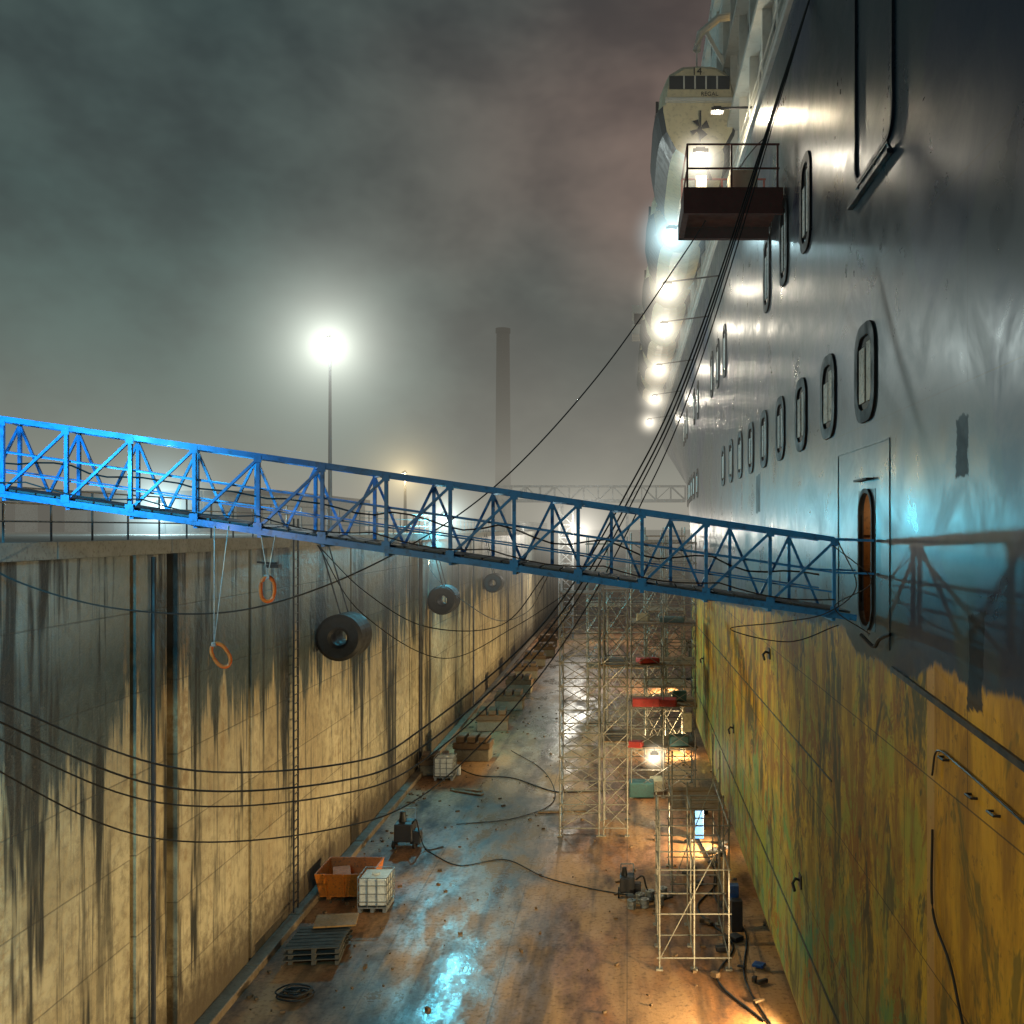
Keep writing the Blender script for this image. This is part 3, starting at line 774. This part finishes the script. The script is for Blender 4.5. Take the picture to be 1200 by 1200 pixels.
def machine(x_,y_,s_=1.0):
    e=empty('welding_machine')
    m=MB(); m.box((x_,y_,0.62*s_),(0.7*s_,0.9*s_,0.7*s_)); m.box((x_+0.45*s_,y_-0.1,0.42*s_),(0.4*s_,0.5*s_,0.5*s_)); m.obj('cabinet',M_darkmetal,e,bevel=0.04)
    m=MB()
    for a in (-1,1):
        m.cyl((x_+a*0.36*s_,y_-0.3*s_,0.15*s_),(x_+a*0.44*s_,y_-0.3*s_,0.15*s_),0.15*s_); m.cyl((x_+a*0.36*s_,y_+0.3*s_,0.15*s_),(x_+a*0.44*s_,y_+0.3*s_,0.15*s_),0.15*s_)
    m.cyl((x_-0.1,y_,0.97*s_),(x_-0.1,y_,1.35*s_),0.14*s_,0.10*s_,12)
    m.path(crom([(x_+.3,y_-.3,.9*s_),(x_+.55,y_-.5,1.15*s_),(x_+.7,y_-.4,.5*s_),(x_+1.0,y_-.6,.05),(x_+1.6,y_-.2,.04)]),0.03)
    m.obj('wheels_and_hoses',M_rub,e)
    m=MB(); m.beam((x_-.3*s_,y_+.4*s_,0.9*s_),(x_-.3*s_,y_+.5*s_,1.35*s_),0.04); m.beam((x_+.3*s_,y_+.4*s_,0.9*s_),(x_+.3*s_,y_+.5*s_,1.35*s_),0.04); m.beam((x_-.3*s_,y_+.5*s_,1.35*s_),(x_+.3*s_,y_+.5*s_,1.35*s_),0.04); m.obj('handle',M_metal,e)
machine(-9.1,42,1.05); machine(0.0,36.3,0.75)
def drum(x_,y_,r,h_,mat):
    m=MB(); m.cyl((x_,y_,0.004),(x_,y_,h_),r,r,18)
    for z in (0.05,h_*0.5,h_-0.02): m.revolve((x_,y_,z),'Z',[(-0.02,r),(0,r*1.06),(0.02,r)],18)
    m.cyl((x_,y_,h_),(x_,y_,h_+0.03),r*0.3,r*0.3,10)
    m.obj('paint_bucket',mat)
for a in ((0.45,35.6,.16,.34),(0.8,35.9,.16,.34),(1.1,35.4,.16,.34),(0.15,35.1,.15,.3),(0.6,35.2,.15,.3),(1.25,36.2,.16,.34),(-9.0,54.2,.2,.5)): drum(*a,M_white if random.random()<0.5 else M_metal)
m=MB(); m.box((-7.9,50.4,0.05),(1.9,0.25,0.06),-0.5); m.box((-8.0,50.9,0.05),(1.7,0.2,0.05),-0.3); m.box((-3.0,47,0.05),(2.2,0.2,0.05),0.1); m.obj('timber_planks',M_plank)
m=MB()
m.path(crom([(-8.2,41.5,.03),(-6.5,39.5,.03),(-4.8,40.2,.03),(-3.1,38.2,.03),(-1.4,37.0,.03),(0,36.3,.03)]),0.022)
m.path(crom([(-10,57,.03),(-8,54,.03),(-6,53.4,.03),(-4,51,.03),(-3,50.5,.03),(-1,50.8,.03)]),0.03)
m.path(crom([(-7.5,45,.03),(-5,46,.03),(-3.5,49,.03),(-4.5,55,.03),(-6.8,60,.03)]),0.02)
m.path(crom([(3.6,27,.03),(2.6,29.5,.03),(3.3,32,.03),(2.4,35,.03),(3.3,38,.03),(2.9,44,.03)]),0.035)
m.path(crom([(3.9,26,.03),(3.4,29.5,.03),(3.8,33,.03),(3.1,36,.03),(3.6,41,.03)]),0.03)
m.obj('floor_hoses',M_rub,smooth=True)
m=MB()
for i in range(34):
    m.mi=random.choice((0,0,0,1,1,2)); m.box((random.uniform(2.2,4.0),random.uniform(28,50),0.10),(random.uniform(.1,.4),random.uniform(.1,.5),random.uniform(.06,.22)),random.uniform(0,3))
m.mi=0; m.box((3.55,33.2,0.5),(0.35,0.35,1.0)); m.mi=2; m.box((3.5,33.6,1.1),(0.3,0.3,0.5)); m.box((3.0,43.0,0.7),(0.4,0.4,1.3))
m.obj('tool_clutter',[M_darkmetal,M_block,M_bl],bevel=0.02)
# scattered grit, scale and blasting debris
m=MB()
for i in range(420):
    xx=random.choice((random.gauss(-10.2,0.5),random.gauss(-8.8,1.2),random.uniform(-7,3.5),random.gauss(1.5,1.6)))
    if xx<-10.7 or xx>4.5: continue
    s_=random.uniform(0.02,0.09); m.box((xx,random.uniform(26,75),s_*0.4),(s_*random.uniform(1,2.5),s_,s_*0.8),random.uniform(0,3))
m.obj('grit_debris',M_block)

# ---------------------------------------------------------------- quay furniture
m=MB()
yy=8.0
while yy<150:
    m.beam((WX-0.5,yy,TOP),(WX-0.5,yy,TOP+1.05),0.05,None,6); yy+=1.6
for z in (0.4,0.75,1.05): m.beam((WX-0.5,8,TOP+z),(WX-0.5,150,TOP+z),0.04,None,6)
m.obj('guard_railing',M_metal)
e=empty('quay_warehouse')
m=MB(); m.b2(-75,-32,95,125,TOP,TOP+3.4); m.obj('shed_walls',simple('shed_cladding',(0.30,0.33,0.33),0.6),e)
m=MB(); m.b2(-75.5,-31.5,94.5,125.5,TOP+3.41,TOP+3.8)
for i in range(9): m.b2(-73+i*4.6,-70.6+i*4.6,94.9,94.99,TOP,TOP+2.6)
m.obj('roof_and_doors',M_darkmetal,e)
e=empty('yellow_forklift'); M_yel=simple('yellow_paint',(0.85,0.60,0.04),0.4,dirtamt=0.2)
m=MB(); x_,y_=-29.5,68.0
m.b2(x_-1.3,x_+1.0,y_-0.7,y_+0.7,TOP+0.45,TOP+1.25); m.b2(x_-1.3,x_-0.7,y_-0.7,y_+0.7,TOP+1.25,TOP+1.5)
for sx in (-0.5,0.55):
    for sy in (-.6,.6): m.beam((x_+sx,y_+sy,TOP+1.25),(x_+sx*0.8,y_+sy,TOP+2.3),0.08)
m.b2(x_-0.6,x_+0.6,y_-0.7,y_+0.7,TOP+2.3,TOP+2.4); m.obj('body_and_cab',M_yel,e,bevel=0.04)
m=MB()
for sx in (-0.8,0.7):
    for sy in (-1,1): m.cyl((x_+sx,y_+sy*0.55,TOP+0.4),(x_+sx,y_+sy*0.8,TOP+0.4),0.4)
for sy in (-.3,.3): m.beam((x_+1.15,y_+sy,TOP+0.1),(x_+1.15,y_+sy,TOP+2.8),0.12); m.beam((x_+1.15,y_+sy,TOP+0.2),(x_+2.3,y_+sy,TOP+0.2),0.1,0.05)
m.obj('mast_forks_wheels',M_darkmetal,e)
m=MB(); m.cyl((-28.5,235,TOP),(-28.5,235,58),1.9,1.5,24); m.cyl((-28.5,235,58),(-28.5,235,59),1.7,1.7,24)
m.obj('chimney',simple('chimney_brick',(0.14,0.13,0.12),0.9))
m=MB()
yb=140
for yy in (yb,yb+2):
    for z in (17.0,18.9): m.beam((-18,yy,z),(8,yy,z),0.22)
    for i in range(14):
        a=-18+i*2; m.beam((a,yy,17),(a,yy,18.9),0.14)
        if i<13: m.beam((a,yy,17 if i%2 else 18.9),(a+2,yy,18.9 if i%2 else 17),0.12)
m.b2(-18,8,yb,yb+2,16.7,16.9)
for a in (-17,-9,0):
    m.beam((a,yb+1,0.0 if a>-11 else TOP),(a,yb+1,16.7),0.4)
m.obj('footbridge',M_metal)
m=MB()
for (sx,sy) in ((0,0),(1.6,0),(0,1.6),(1.6,1.6)): m.beam((-8+sx,120+sy,0),(-8+sx,120+sy,15.5),0.15)
for i in range(10):
    z=i*1.5; m.beam((-8,120,z),(-6.4,120,z+1.5),0.08); m.beam((-6.4,120,z),(-8,120,z+1.5),0.08); m.beam((-8,120,z),(-6.4,120,z),0.1)
m.obj('stair_tower',M_metal)

# ---------------------------------------------------------------- lamps
SOD=(1.0,0.76,0.40); WW=(1.0,0.90,0.72); COOL=(0.62,0.93,1.0); CYAN=(0.05,0.62,1.0)
lamp('light_mast',(-20.4,70,25.5),(0.85,1.0,0.97),6000,0.5,13,0.75,0.9,pole=TOP,hcol=(0.92,0.97,0.85))
lamp('added_deck_fill',(1.9,26.6,22.6),WW,140,0.10,1.0,0.28,0.2,arm=(2.3,28.1,22.6))
for (x_,y_,z_,pw,c_) in ((1.6,37,23.6,220,COOL),(1.7,43.6,23.2,180,WW),(1.8,50,22.8,200,WW),(1.9,61,22.5,260,WW),(2.0,74,22.4,320,WW),(2.0,92,22.6,320,WW)):
    lamp('added_deck_fill',(x_,y_,z_),c_,pw,0.16,1.7,0.42,0.35,arm=(4.0,y_,z_+0.6))
# added deck-edge flood to brighten the superstructure and boat stern
lamp('added_deck_fill',(2.9,33.0,26.3),(1.0,0.86,0.60),330,0.10,arm=(4.2,33.0,26.6))
lamp('added_hull_fill',(-10.7,60,13.6),(0.10,0.75,1.0),4800,0.25,3,0.4,0.4,arm=(-11.9,60,13.2),hcol=(0.8,1,0.95))
lamp('added_hull_fill',(-21,46,13.9),(0.6,0.93,1.0),1500,0.2,4,0.45,0.4,pole=TOP)
lamp('added_hull_fill',(-18.5,85,17.3),(1.0,0.78,0.4),3000,0.3,7,0.35,0.8,pole=TOP)
lamp('added_hull_fill',(-5.4,118,12.6),(1,0.93,0.8),5000,0.4,8,0.7,0.7,arm=(-6.4,120,12.9))
# cyan floods at the shore end of the gangway, just out of frame
lamp('added_hull_fill',(-9.3,12.7,14.3),CYAN,1500,0.15,arm=(-11.6,12.7,14.8),aim=(-9.8,19,12.5),cone=125)
lamp('added_hull_fill',(-9.0,13.0,10.2),(0.10,0.72,1.0),1500,0.12,arm=(-11.2,13.0,10.8),aim=(-11.2,18.6,8.5),cone=75)
# quay flood and added warm fill behind the camera, aimed across the dock at the ship's side
lamp('added_hull_fill',(-12.5,0.0,17.0),(0.50,0.85,1.0),1100,0.3,pole=TOP,aim=(4,14,14),cone=120)
lamp('added_hull_fill',(-11.6,3.0,12.9),(1.0,0.88,0.50),5600,0.25,pole=TOP,aim=(4,18,1),cone=84)  # warm flood added out of view to brighten the lower hull
# work lights under the ship's bilge aimed at the dock wall
for (y_,pw) in ((12.0,5200),(26.0,5800),(41.0,6500),(58.0,7500),(82.0,9000)):
    lamp('work_light',(4.9,y_,0.75),SOD,pw,0.15,arm=(5.4,y_,1.22),aim=(-11,y_+5,6.5),cone=120)
lamp('work_light',(1.3,49.0,2.1),(1,0.85,0.6),120,0.08,0.8,0.35,0.2,arm=(1.3,49.5,2.4))
lamp('work_light',(WX+0.5,31.0,11.6),(1.0,0.84,0.42),4600,0.2,arm=(WX,31.0,12.0),aim=(5,36,1),cone=100)  # spot added on the dock wall to brighten the lower hull
lamp('work_light',(WX+0.5,52.0,11.6),(1.0,0.80,0.40),4600,0.2,arm=(WX,52.0,12.0),aim=(5,58,1),cone=100)  # second added wall spot, fills light on the hull further along
